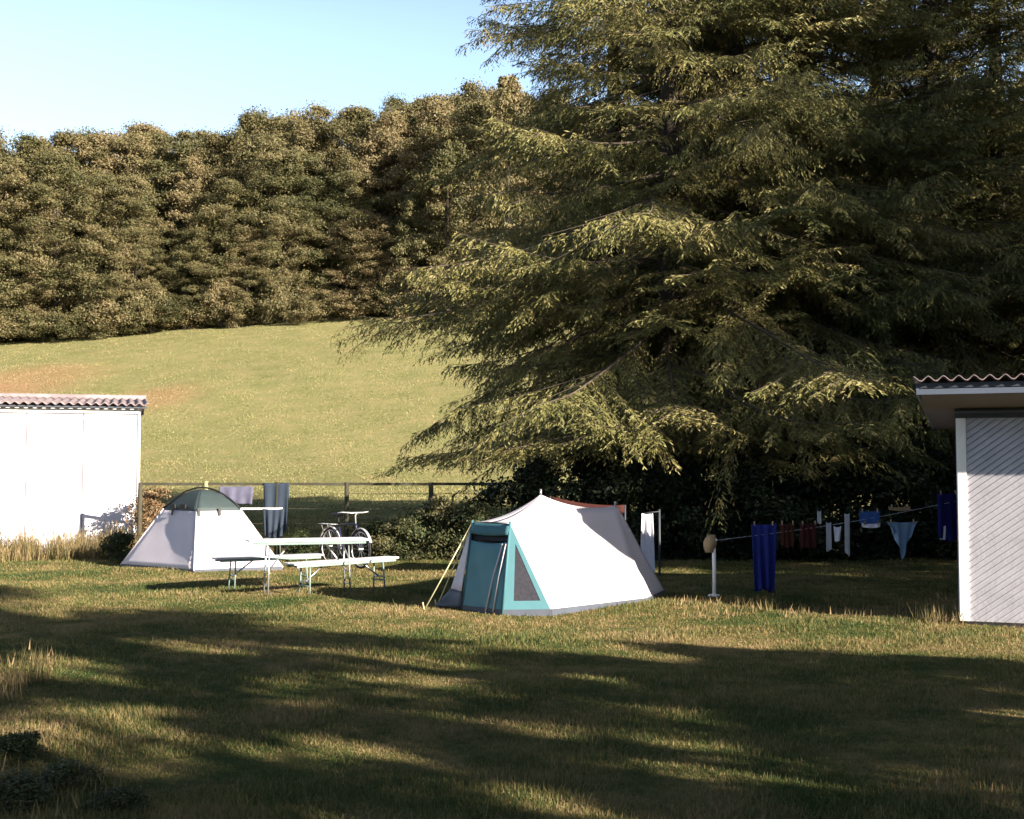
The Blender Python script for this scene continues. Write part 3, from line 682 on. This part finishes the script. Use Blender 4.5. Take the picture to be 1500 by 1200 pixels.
def big_tent():
    o=Vector((-.40,15.0,0)); ax=Vector((.72,.69,0)).normalized(); rt=Vector((ax.y,-ax.x,0))
    root=empty('ridge_tent',tuple(o),math.atan2(ax.y,ax.x)); tag(root,'white ridge tent with a teal awning and door, centre of the lawn','tent')
    def T(a,r,z): return Vector((a,-r,z))                    # local: x along the axis, y to the left
    f0R=T(.20,.34,1.06); f0L=T(.20,-.34,1.06); fM=T(.22,0,1.08); A=T(1.06,0,1.40); Bk=T(2.50,.0,1.235)
    dR=T(.05,.36,.02); dL=T(.05,-.36,.02); g1R=T(.52,.72,.02); g1L=T(.52,-.72,.02); g2R=T(2.36,.66,.02); g2L=T(2.36,-.66,.02)
    bR=T(3.38,.12,.02); bL=T(3.38,-.12,.02)
    # roof fly + sides
    w=MB()
    eR=T(2.62,.20,.97); eL=T(2.62,-.20,.97)
    for s in (1,-1):
        f0,g1,g2,bb,e=(f0R,g1R,g2R,bR,eR) if s==1 else (f0L,g1L,g2L,bL,eL)
        patch(w,f0,A,A,fM,8,4,0,(.07,0,.06,0))
        patch(w,g1,g2,Bk,A,16,14,.07*s,(-.015,.0,.085,.0),.018,3)
        patch(w,g1,A,A,f0,12,8,.03*s,(0,0,.07,0))
    w.build('canopy',M['canvas'],root,True,.006)
    bk=MB(); BS=-.05
    patch(bk,g2R,bR,Bk,Bk,10,10,-BS,(0,0,0,.0)); patch(bk,bR,bL,Bk,Bk,3,8,-.04); patch(bk,bL,g2L,Bk,Bk,10,10,-BS)
    bk.build('rear_panel',M['canvas'],root,True,.006)
    # teal awning
    hd=MB(); lip=.12
    f0Rd=f0R+(dR-f0R)*lip; f0Ld=f0L+(dL-f0L)*lip
    ex=Vector((-.03,0,0))
    patch(hd,f0Ld+ex,f0Rd+ex,f0R+ex*.3,f0L+ex*.3,10,3,0,(.02,0,.0,0)); hd.build('awning_valance',M['teal_lit'],root,True,.006)
    gap=MB(); q0=f0R+(dR-f0R)*.20; q1=f0L+(dL-f0L)*.20
    patch(gap,q1+Vector((.03,0,0)),q0+Vector((.03,0,0)),f0Rd+Vector((.05,0,0)),f0Ld+Vector((.05,0,0)),6,2); gap.build('door_mesh',M['mesh'],root,False,.004)
    dr=MB(); patch(dr,dL,dR,q0,q1,14,18,.0,(0,0,.03,0),.012,8); dr.build('door',M['teal'],root,True,.006)
    zp=MB()
    def dp(u,v): return bil(dL,dR,q0,q1,u,v)+Vector((-.016,0,0))
    zp.tube([dp(.62,.0),dp(.72,.5),dp(.88,.97)],.012,6); zp.tube([dp(.80,.0),dp(.86,.5),dp(.96,.97)],.010,6); zp.build('zip_tape',M['canvas'],root,True)
    for s in (1,-1):
        f0,d_,g1=(f0R,dR,g1R) if s==1 else (f0L,dL,g1L)
        sp=MB()
        def sd(u,v): return bil(d_,g1,f0,f0,u,v)
        nrm=(g1-d_).cross(f0-d_).normalized()*(.006)
        if s==-1: nrm=-nrm
        # frame around the window: four strips
        wa,wb,wc=sd(.24,.13),sd(.86,.13),sd(.62,.78)
        m=sd(0,0); sp.poly([d_,g1,wb,wa]); sp.poly([g1,f0,wc,wb]); sp.poly([f0,d_,wa,wc])
        sp.build('awning_side',M['teal_lit'],root,False,.006)
        wm=MB(); wm.poly([wa-nrm*.5,wb-nrm*.5,wc-nrm*.5]); wm.build('window_mesh',M['mesh'],root,False,.003)
        pl=MB(); pl.tube([d_+Vector((0,0,-.02)),f0+Vector((0,0,.03))],.014,8); pl.build('awning_pole',M['teal_lit'],root,True)
    gs=MB()
    ring=[dL,dR,g1R,g2R,bR,bL,g2L,g1L]
    for i,p in enumerate(ring):
        q=ring[(i+1)%len(ring)]; gs.poly([p+Vector((0,0,-.05)),q+Vector((0,0,-.05)),q+Vector((0,0,.035)),p+Vector((0,0,.035))])
    gs.build('ground_skirt',M['slate'],root,False,.012)
    sk=MB(); patch(sk,T(-.02,-.80,.02),dL+Vector((-.01,.0,0)),dL+Vector((-.01,0,.20)),T(.20,-.74,.22),6,4); sk.build('side_skirt',M['slate'],root,True,.005)
    sw=MB(); patch(sw,T(.20,-.75,.20),dL+Vector((.005,.02,.2)),f0L+Vector((0,.02,-.05)),f0L+Vector((0,.03,-.05)),8,8); sw.build('porch_panel',M['canvas_mauve'],root,True,.005)
    pk=MB(); pk.tube([A+Vector((0,0,-.02)),A+Vector((0,0,.07))],.014,8); pk.tube([A+Vector((.0,0,.0)),T(1.06,0,.05)],.014,8); pk.build('ridge_pole',M['steel'],root,True); pk=MB(); pk.tube([Bk+Vector((-.02,0,.05)),T(2.54,0,.05)],.014,8); pk.build('ridge_pole',M['steel'],root,True)
    for k,(p,q) in enumerate([(f0L,gnd(622,893)),(f0L+Vector((0,.02,-.02)),gnd(640,889))]):
        ro=MB(); qq=root.matrix_basis.inverted() @ Vector(q)
        Mx=Matrix.Translation(o) @ Matrix.Rotation(math.atan2(ax.y,ax.x),4,'Z'); qq=Mx.inverted() @ Vector(q)
        ro.tube([p,qq],.008,6); ro.tube([qq+Vector((0,0,-.05)),qq+Vector((-.03,0,.09))],.009,6); ro.build('guy_rope',M['rope'],root,True)
big_tent()

def small_tent():
    bl=gnd(177,829); fc=gnd(284,838); br=gnd(414,833)
    # square footprint from the left, near and right corners
    bk=bl+br-fc
    cen=(bl+br)/2
    root=empty('cabin_tent',tuple(cen)); tag(root,'pale mauve pyramid tent with a grey-green top cap, beside the benches','tent')
    c=[p-cen for p in (bl,fc,br,bk)]                         # left, near, right, far
    zc=.0
    dcen=cen.y
    tL=at(240,746,bl.y*.5+dcen*.5+.0)-cen; tF=at(288,747,fc.y*.55+dcen*.45)-cen; tR=at(352,745,br.y*.55+dcen*.45)-cen
    zt=(tL.z+tF.z+tR.z)/3
    tops=[]
    for b,t in zip(c[:3],(tL,tF,tR)): tops.append(Vector((t.x,t.y,zt)))
    tops.append(Vector((-tops[1].x*.6+.0,-tops[1].y,zt)))
    tops[3]=tops[0]+tops[2]-tops[1]
    for k,(i,j) in enumerate(((0,1),(1,2),(2,3),(3,0))):
        w=MB(); patch(w,c[i]+Vector((0,0,.03)),c[j]+Vector((0,0,.03)),tops[j],tops[i],12,12,.035,(-.012,.0,.0,.0),.006,k)
        w.build('side_panel',M['canvas_mauve'],root,True,.006)
    for b,t in zip(c,tops): sm=MB(); sm.tube([b+Vector((0,0,.02)),(b+t)/2+Vector((0,0,.01)),t],.016,6); sm.build('pole_sleeve',M['canvas'],root,True)
    gs=MB()
    for i in range(4):
        p,q=c[i],c[(i+1)%4]; gs.poly([p+Vector((0,0,-.05)),q+Vector((0,0,-.05)),q+Vector((0,0,.04)),p+Vector((0,0,.04))])
    gs.build('ground_skirt',M['slate'],root,False,.012)
    # cap: domed cover with eaves a little outside
    mid=sum(tops,Vector())/4; apex=Vector((mid.x-.02,mid.y,at(292,717,dcen).z))
    cp=MB(); ov=1.03
    tt=[mid+(t-mid)*ov+Vector((0,0,-.02)) for t in tops]
    H=apex.z-tt[0].z
    for i in range(4):
        a,b=tt[i],tt[(i+1)%4]
        def fn(u,v,a=a,b=b):
            e=a*(1-u)+b*u; s=(1-v); p=mid+(e-mid)*s; return Vector((p.x,p.y,a.z+H*(1-s**1.9)))
        cp.grid(fn,10,10)
    cp.build('top_cap',M['cap'],root,True,.008)
    dk=MB(); 
    def arc(u): 
        a=tops[0]; b=tops[2]; p=a*(1-u)+b*u; return Vector((p.x,p.y,a.z+.015+H*(1-abs(2*u-1)**1.9)))
    dk.tube([arc(i/14) for i in range(15)],.016,6); dk.build('cap_hoop',M['black'],root,True)
    st=MB()
    def edge(i,j,u): return tt[i]*(1-u)+tt[j]*u
    for (i,j,u) in ((0,1,.35),(1,2,.5),(1,2,.04)):
        p=edge(i,j,u); n=(c[j]-c[i]).cross(Vector((0,0,1))).normalized(); q=p+n*.03
        st.bar(q+Vector((0,0,.05)),q+n*.02+Vector((0,0,-.085)),.045,.012,up=n)
    st.build('strap',M['black'],root)
    wn=MB()
    for u in (.28,.62):
        p=edge(0,1,u)*.9+mid*.1; n=(c[1]-c[0]).cross(Vector((0,0,1))).normalized(); q=p+n*.05+Vector((0,0,.07)); x=(c[1]-c[0]).normalized()
        wn.box(q,(.16,.02,.07),Matrix((x,-n,Vector((0,0,1)))).transposed())
    wn.build('vent_window',M['black'],root)
small_tent()

# ------------------------------------------------------------------ table and benches
def plank_set():
    B0,B1=gnd(423,825,.46),gnd(576,815,.46)
    A0,A1=gnd(314,817,.46),gnd(470,811,.46)
    T0,T1=gnd(362,791,.76),gnd(536,788,.76)
    def furniture(name,p,q,h,w,label,cat,pm,nplank):
        p=Vector((p.x,p.y,0)); q=Vector((q.x,q.y,0)); c=(p+q)/2; L=(q-p).length; rz=math.atan2(q.y-p.y,q.x-p.x)
        root=empty(name,tuple(c),rz); tag(root,label,cat)
        pw=w/nplank
        b=MB()
        for k in range(nplank): b.box((0,-w/2+pw*(k+.5),h-.013),(L,pw-.008,.026))
        b.build('table_top' if h>.6 else 'seat',pm,root,bevel=.006)
        fr=MB()
        for s in (-1,1): fr.box((0,s*(w/2-.03),h-.047),(L-.10,.03,.03))
        fr.build('frame',M['green_steel'],root)
        for e in (-1,1):
            x=e*(L/2-.28)
            lg=MB(); ww=w*.40 if h>.6 else w*.46
            for s in (-1,1): lg.tube([(x,s*ww*.8,h-.05),(x+e*.02,s*ww,.0)],.0115,8)
            lg.tube([(x+e*.015,-ww*.9,.14),(x+e*.015,ww*.9,.14)],.011,6)
            lg.build('leg',M['green_steel'] if h<.6 else M['steel'],root,True)
            br=MB(); br.tube([(x,0,h*.42),(x-e*.30,0,h-.06)],.012,6); br.tube([(x,-ww*.9,h*.42),(x,ww*.9,h*.42)],.011,6); br.build('brace',M['steel'],root,True)
        return root
    furniture('trestle_table',T0,T1,.76,.55,'pale folding trestle table standing between the two benches','table',M['plank'],3)
    furniture('bench',B0,B1,.46,.27,'bright white bench on green legs in front of the table','bench',M['plank'],2)
    furniture('bench',A0,A1,.46,.27,'greyer bench overlapping the mauve tent, behind the table','bench',M['plank_grey'],2)
plank_set()

# ------------------------------------------------------------------ bicycle
def bicycle():
    c=gnd(503,832); rz=math.radians(-52)
    root=empty('bicycle',(c.x,c.y+.2,0),rz); tag(root,'dark bicycle with silver mudguards parked behind the table','bicycle')
    R=.34; xs=(-.53,.53)
    X,Z=(1,0,0),(0,0,1)
    for x in xs:
        ty=MB(); ty.arc((x,0,R),X,Z,R-.02,0,2*math.pi,.019,32,8); w=ty.build('wheel',M['tyre'],root,True)
        rm=MB(); rm.arc((x,0,R),X,Z,R-.045,0,2*math.pi,.010,32,6); rm.build('rim',M['chrome'],w,True)
        sp=MB()
        for k in range(18):
            a=2*math.pi*k/18; sp.tube([(x,.02*(-1)**k,R),(x+(R-.05)*math.cos(a),0,R+(R-.05)*math.sin(a))],.0022,4,False)
        sp.tube([(x,-.05,R),(x,.05,R)],.02,8); sp.build('spokes',M['steel'],w)
        mg=MB()
        def fn(u,v,x=x):
            a=math.radians(-5)+u*math.radians(190) if x<0 else math.radians(10)+u*math.radians(150)
            a=math.pi-a if x>0 else math.pi-a
            rr=R+.030-.012*(2*v-1)**2; return (x+rr*math.cos(a),(v-.5)*.056,R+rr*math.sin(a))
        mg.grid(fn,20,4); mg.build('mudguard',M['chrome'],root,True,.004)
    fr=MB(); bb=(-.08,0,.29); st=(-.22,0,.74); hd=(.36,0,.78); hb=(.385,0,.66)
    for a,b,r in ((bb,st,.016),(hd,hb,.02),(st,hd,.015),(bb,hb,.017)): fr.tube([a,b],r,8)
    for s in (-1,1): fr.tube([bb,(xs[0],s*.05,R)],.010,6); fr.tube([(st[0],s*.02,st[2]-.04),(xs[0],s*.05,R)],.009,6)
    fr.build('frame',M['frame_paint'],root,True)
    fk=MB()
    for s in (-1,1): fk.tube([hb,(.42,s*.05,.56),(xs[1],s*.05,R)],.010,6)
    fk.build('fork',M['frame_paint'],root,True)
    hn=MB(); hn.tube([hd,(.345,0,.92),(.40,0,.97)],.012,8); hn.tube([(.26,-.30,.97),(.34,-.26,.98),(.40,-.12,.97),(.40,.12,.97),(.34,.26,.98),(.26,.30,.97)],.011,8); hn.build('handlebar',M['chrome'],root,True)
    sa=MB(); sa.tube([(-.22,0,.74),(-.245,0,.90)],.012,8); 
    def sf(u,v):
        a=2*math.pi*v; wd=.10*(1-u)**1.3+.022; return (-.38+.28*u,wd*math.cos(a),.92+.03*math.sin(a))
    sa.grid(sf,8,12); sa.build('saddle',M['black'],root,True)
    cr=MB(); cr.arc(bb,X,Z,.09,0,2*math.pi,.006,20,6); cr.tube([(bb[0],.06,.29),(bb[0]+.10,.06,.16)],.010,6); cr.tube([(bb[0],-.06,.29),(bb[0]-.10,-.06,.42)],.010,6)
    cr.box((bb[0]+.10,.11,.16),(.09,.09,.02)); cr.box((bb[0]-.10,-.11,.42),(.09,.09,.02)); cr.build('crankset',M['steel'],root)
    rk=MB()
    for s in (-1,1): rk.tube([(-.30,s*.05,.74),(-.85,s*.06,.74)],.007,6); rk.tube([(-.75,s*.06,.74),(xs[0],s*.05,R)],.006,6)
    for k in range(4): rk.tube([(-.4-.14*k,-.055,.74),(-.4-.14*k,.055,.74)],.006,6)
    rk.build('luggage_rack',M['chrome'],root,True)
bicycle()

# ------------------------------------------------------------------ fence and things near it
def hang(name,label,cat,mat,p,q,length,taper=(1,1),wr=.025,nw=3,group=None,point=0.0,seed=1,both=0.0):
    """cloth hanging from the line p-q; taper = width at top and bottom, point = pointed hem"""
    p=Vector(p); q=Vector(q); x=q-p; L=x.length; x.normalize(); n=Vector((x.y,-x.x,0)).normalized(); c=(p+q)/2
    rr=random.Random(seed); ph=[rr.uniform(0,6.28) for _ in range(3)]
    mb=MB()
    def fn(u,v):
        w=L*(taper[0]*(1-v)+taper[1]*v); drop=length*v*(1-point*abs(2*u-1))*(1+.04*math.sin(5*u+ph[2]))
        off=wr*(.25+.75*v)*(math.sin(nw*2*math.pi*u+ph[0]+.8*v)+.5*math.sin(nw*4.3*u+ph[1]-2*v))
        return x*(u-.5)*w+n*off+Vector((0,0,-drop+.015*math.sin(math.pi*u)*-1))
    mb.grid(fn,20,18)
    if both:
        def fb(u,v):
            d=both*v; off=wr*.6*v*math.sin(nw*2*math.pi*u+ph[1]); return x*(u-.5)*L*taper[0]-n*(.03*min(1,v*6)+off*.5+.01)+Vector((0,0,-d+.004))
        mb.grid(fb,16,8)
    root=mb.build(name,mat,None,True,.006); root.location=c
    if group and L>.12:                                      # pegs on the line
        for e in (-.36,.36):
            pg=MB(); o_=x*(e*L*taper[0]); pg.box(o_+n*.006+Vector((0,0,.0)),(.016,.022,.06),Matrix((x,n,Vector((0,0,1)))).transposed()); pg.build('peg',M['sand'],root,bevel=.003)
    return tag(root,label,cat,group)
def fence_and_camp():
    def d(px,dep): return (px-750)/F*dep
    yf=25.0; zr=at(500,709,yf).z
    root=empty('rail_fence',(0,yf,0)); tag(root,'dark rail fence between the camp and the sunny field','fence')
    r=MB(); xs=[d(v,yf) for v in (206,302,407,508,631,752,873,994,1115,1236,1357,1478)]
    for a,b in zip(xs,xs[1:]): r.bar((a+.03,0,zr),(b-.03,0,zr-.006),.045,.055)
    r.build('rail',M['fence'],root)
    w=MB()
    for z in (zr-.20,zr-.50,zr-.80): w.tube([(xs[0],-.02,z),(xs[-1],-.02,z)],.006,5)
    w.build('wire',M['fence'],root)
    for k,x in enumerate(xs):
        p=MB(); top=zr+(.06 if k==1 else .035); p.tube([(x,0,-.2),(x,0,top*.5),(x+.008,0,top)],[.055,.05,.046],8)
        p.build('post',M['fence_pale'] if k==1 else M['fence'],root,True)
    # washing laid over the rail
    z0=zr+.035
    a,b=d(322,yf),d(372,yf); hang('towel','lilac striped towel hung over the fence rail behind the mauve tent','towel',M['lilac'],(a,yf-.035,z0-.09),(b,yf-.035,z0-.09),.34,(1,.96),.015,3,seed=3,both=.2)
    a,b=d(387,yf),d(424,yf); hang('towel','blue-grey towel darkened in place of shade, hung long over the fence rail, right of the lilac one','towel',M['blue_grey'],(a,yf-.035,z0-.02),(b,yf-.035,z0-.02),.98,(1,.86),.035,2,seed=31,both=.3)
    # tall camp table behind the tent
    y=23.4; p=at(381,744,y); rt=empty('camp_table',(p.x,y,0)); tag(rt,'white narrow camp kitchen table just right of the mauve tent cap','table')
    t=MB(); t.box((0,0,p.z-.015),(.78,.40,.03)); t.build('table_top',M['white_trim'],rt,bevel=.006)
    for s in (-1,1):
        lg=MB()
        for e in (-1,1): lg.tube([(s*.33,e*.15,p.z-.03),(s*.36,e*.17,0)],.012,6)
        lg.tube([(s*.345,-.16,.4),(s*.345,.16,.4)],.009,6); lg.build('leg',M['steel'],rt,True)
    sh=MB(); sh.box((0,0,.42),(.66,.30,.02)); sh.build('shelf',M['plank_grey'],rt)
    # cloth over the table end
    hang('cloth','blue-grey cloth darkened in place of shade, hanging from the end of the camp table','cloth',M['blue_grey'],(p.x+.10,y-.22,p.z-.01),(p.x+.50,y-.22,p.z-.01),.55,(1,.8),.03,3,seed=12)
fence_and_camp()

# ------------------------------------------------------------------ washing line in the shade
def laundry():
    x0,yf,yb,zt=SHED; y=17.6
    def post(px,py0,py1,dep,label,mat):
        b=gnd(px,py1); p=at(px,py0,b.y)
        rt=empty('washing_line_post',(b.x,b.y,0)); tag(rt,label,'post')
        m=MB(); m.tube([(0,0,-.1),(.006,0,p.z*.5),(0,0,p.z)],.026,10); m.build('pole',mat,rt,True)
        c=MB(); c.box((0,0,p.z+.012),(.09,.07,.03)); c.build('post_cap',mat,rt,bevel=.006)
        f=MB(); f.tube([(0,0,0),(0,0,.03)],[.09,.075],10); f.build('foot',mat,rt)
        return Vector((b.x,b.y,p.z))
    P=post(1046,792,874,0,'white washing line post with a sand-coloured cloth on top',M['white_trim'])
    end=Vector((x0+1.30,17.6,1.28))
    ln=MB(); pts=[P*(1-u)+end*u+Vector((0,0,-.05*math.sin(math.pi*u))) for u in [i/14 for i in range(15)]]
    ln.tube(pts,.0035,5); o=ln.build('washing_line',M['grey'],None,True); tag(o,'thin washing line running from the white post to the boarded shed','washing line')
    def onl(px):                                             # point on the line below a pixel column
        best=None
        for i in range(200):
            u=i/199; q=P*(1-u)+end*u+Vector((0,0,-.05*math.sin(math.pi*u)))
            e=abs(750+F*q.x/q.y-px)
            if best is None or e<best[0]: best=(e,q)
        return best[1]
    G='washing on the line in the black shade'
    def item(name,label,cat,mat,a,b,py0,py1,**kw):
        p,q=onl(a),onl(b); dep=(p.y+q.y)/2; z=at((a+b)/2,py0,dep).z; zb=at((a+b)/2,py1,dep).z
        p.z=q.z=max(z,min(p.z,q.z)-.02) if False else z
        return hang(name,label,cat,mat,p,q,z-zb,group=G,**kw)
    item('towel','royal blue towel, the longest piece on the washing line','towel',M['royal'],1098,1136,767,866,taper=(1,.75),nw=3,seed=4,wr=.05)
    item('shirt','rust-brown shirt hanging right of the long blue towel','shirt',M['rust'],1141,1164,766,800,taper=(1,.9),seed=5)
    item('shirt','dark red shirt hanging right of the rust-brown shirt','shirt',M['red'],1170,1196,766,802,taper=(1,.9),seed=6)
    item('sock','white sock, narrow and highest of the pale pieces','sock',M['grey'],1196,1202,748,766,seed=7,wr=.008,nw=1)
    item('strap','thin grey strip of cloth left of the small white bag','cloth',M['grey'],1209,1215,765,806,seed=8,wr=.008,nw=1)
    item('pouch','small pale bag between the two grey strips','bag',M['white'],1219,1231,771,792,taper=(1,.7),seed=9,wr=.015,nw=1)
    item('strap','long grey strip of cloth left of the blue-and-white towel','cloth',M['grey'],1236,1243,752,812,seed=10,wr=.008,nw=1)
    item('towel','mid blue hand towel with a white hem','towel',M['mid_blue'],1257,1288,748,766,seed=11,nw=2,wr=.012)
    item('towel_hem','white cloth showing below the mid blue hand towel','cloth',M['white'],1260,1288,766,772,seed=11,nw=2,wr=.012)
    item('cloth','pale blue cloth hanging to a pointed hem near the shed','cloth',M['sky'],1296,1342,764,818,seed=13,nw=3,wr=.03,point=.75,taper=(1,.6))
    item('line_cloth','pale strip of cloth slung above the pointed cloth','cloth',M['sand'],1300,1332,742,747,seed=14,nw=1,wr=.01)
    item('towel','deep navy towel hanging against the side of the boarded shed','towel',M['navy'],1372,1407,722,790,seed=15,nw=2)
    item('sleeve','pale crooked strip of cloth in front of the navy towel','cloth',M['white'],1374,1383,770,790,seed=16,nw=1,wr=.02)
    # cloth on the post and the white towel by the tent
    c=MB()
    def fn(u,v):
        a=2*math.pi*u; r=.05+.035*math.sin(3.1*v)*(1+.3*math.sin(3*a)); return (r*math.cos(a)-.03*v,r*.8*math.sin(a),.05-.24*v)
    c.grid(fn,16,10); o=c.build('cloth',M['sand'],None,True,.005); o.location=P+Vector((-.03,-.0,.03)); tag(o,'sand-coloured cloth draped over the white washing line post','cloth')
    d_=20.6; a=at(937,752,d_); b=at(959,752,d_)
    t=hang('towel','narrow white towel hanging in the sun right behind the white tent','towel',M['white'],a,b,at(948,750,d_).z-at(948,834,d_).z,taper=(.75,1.0),nw=2,wr=.03,seed=21)
    top=at(948,752,d_)
    ps=empty('washing_line_post',(at(966,800,d_+.1).x,d_+.1,0)); tag(ps,'dark washing line post beside the narrow white towel','post')
    m=MB(); m.tube([(0,0,-.1),(0,0,top.z+.06)],.02,8); m.build('pole',M['dark_beam'],ps,True)
    m=MB(); m.tube([(0,-.1,top.z+.03),(-.30,-.1,top.z+.0)],.008,6); m.build('arm',M['dark_beam'],ps,True)
    # red tarpaulin strung behind the white tent
    y=19.3; L=at(806,727,y); R=at(892,738,y)
    rt=empty('tarpaulin',(L.x,y,0)); tag(rt,'dark red tarpaulin strung up behind the ridge of the white tent','tarpaulin')
    o0=Vector((L.x,y,0)); tp=MB(); patch(tp,L-o0,R-o0+Vector((.25,0,-.02)),R-o0+Vector((.35,1.6,-.25)),L-o0+Vector((.0,1.6,-.2)),12,8,0,(.05,.0,.05,.0),.01,2); tp.build('sheet',M['tarp_red'],rt,True,.006)
    fl=MB(); patch(fl,L-o0+Vector((0,-.01,-.10)),R-o0+Vector((.25,-.01,-.14)),R-o0+Vector((.25,-.005,-.02)),L-o0+Vector((0,-.005,0)),12,3,0,(.06,0,.05,0)); fl.build('valance',M['tarp_red'],rt,True,.006)
    for x,yy,zz in ((0,0,L.z),(R.x-L.x+.25,0,R.z-.02),(0,1.6,L.z-.2),(R.x-L.x+.35,1.6,R.z-.25)):
        p=MB(); p.tube([(x,yy,-.05),(x,yy,zz)],.015,8); p.build('pole',M['dark_beam'],rt,True)
laundry()

# ------------------------------------------------------------------ light, sky, camera
EL=math.radians(18.6); S2=Vector((.785,-.62)).normalized()
sund=Vector((S2.x*math.cos(EL),S2.y*math.cos(EL),math.sin(EL)))
ld=bpy.data.lights.new('sun','SUN'); ld.energy=5.0; ld.angle=math.radians(.53); ld.color=(1.0,.90,.74)
lo=bpy.data.objects.new('sun',ld); COL.objects.link(lo); lo.rotation_euler=(-sund).to_track_quat('-Z','Y').to_euler(); lo.location=(20,-20,30)
w=bpy.data.worlds.new('World'); SC.world=w; w.use_nodes=True; nt=w.node_tree; nt.nodes.clear()
out=nt.nodes.new('ShaderNodeOutputWorld'); bg=nt.nodes.new('ShaderNodeBackground'); sk=nt.nodes.new('ShaderNodeTexSky')
sk.sky_type='NISHITA'; sk.sun_disc=False; sk.sun_elevation=EL; sk.sun_rotation=math.atan2(S2.x,S2.y); sk.air_density=1.0; sk.dust_density=.5; sk.ozone_density=2.6
tcw=nt.nodes.new('ShaderNodeTexCoord'); sp=nt.nodes.new('ShaderNodeSeparateXYZ'); nt.links.new(tcw.outputs['Generated'],sp.inputs[0])
mr=nt.nodes.new('ShaderNodeMapRange'); mr.interpolation_type='SMOOTHSTEP'; mr.inputs[1].default_value=.30; mr.inputs[2].default_value=.60; mr.inputs[3].default_value=1.95; mr.inputs[4].default_value=.44
nt.links.new(sp.outputs[2],mr.inputs[0]); vm=nt.nodes.new('ShaderNodeVectorMath'); vm.operation='SCALE'
hs=nt.nodes.new('ShaderNodeHueSaturation'); hs.inputs['Saturation'].default_value=.84; nt.links.new(sk.outputs[0],hs.inputs['Color']); nt.links.new(hs.outputs[0],vm.inputs[0]); nt.links.new(mr.outputs[0],vm.inputs['Scale']); nt.links.new(vm.outputs[0],bg.inputs[0])
bg.inputs[1].default_value=.05; nt.links.new(bg.outputs[0],out.inputs[0])
cd=bpy.data.cameras.new('camera'); cam=bpy.data.objects.new('camera',cd); COL.objects.link(cam)
cd.sensor_fit='HORIZONTAL'; cd.sensor_width=36; cd.lens=36*F/1500; cd.clip_end=2000; cd.clip_start=.05
cam.location=(0,0,EYE); cam.rotation_euler=(math.pi/2+TH,0,0); SC.camera=cam
SC.view_settings.view_transform='Standard'; SC.view_settings.look='None'; SC.view_settings.exposure=1.9; SC.view_settings.gamma=1
SC.cycles.max_bounces=6; SC.cycles.transparent_max_bounces=4
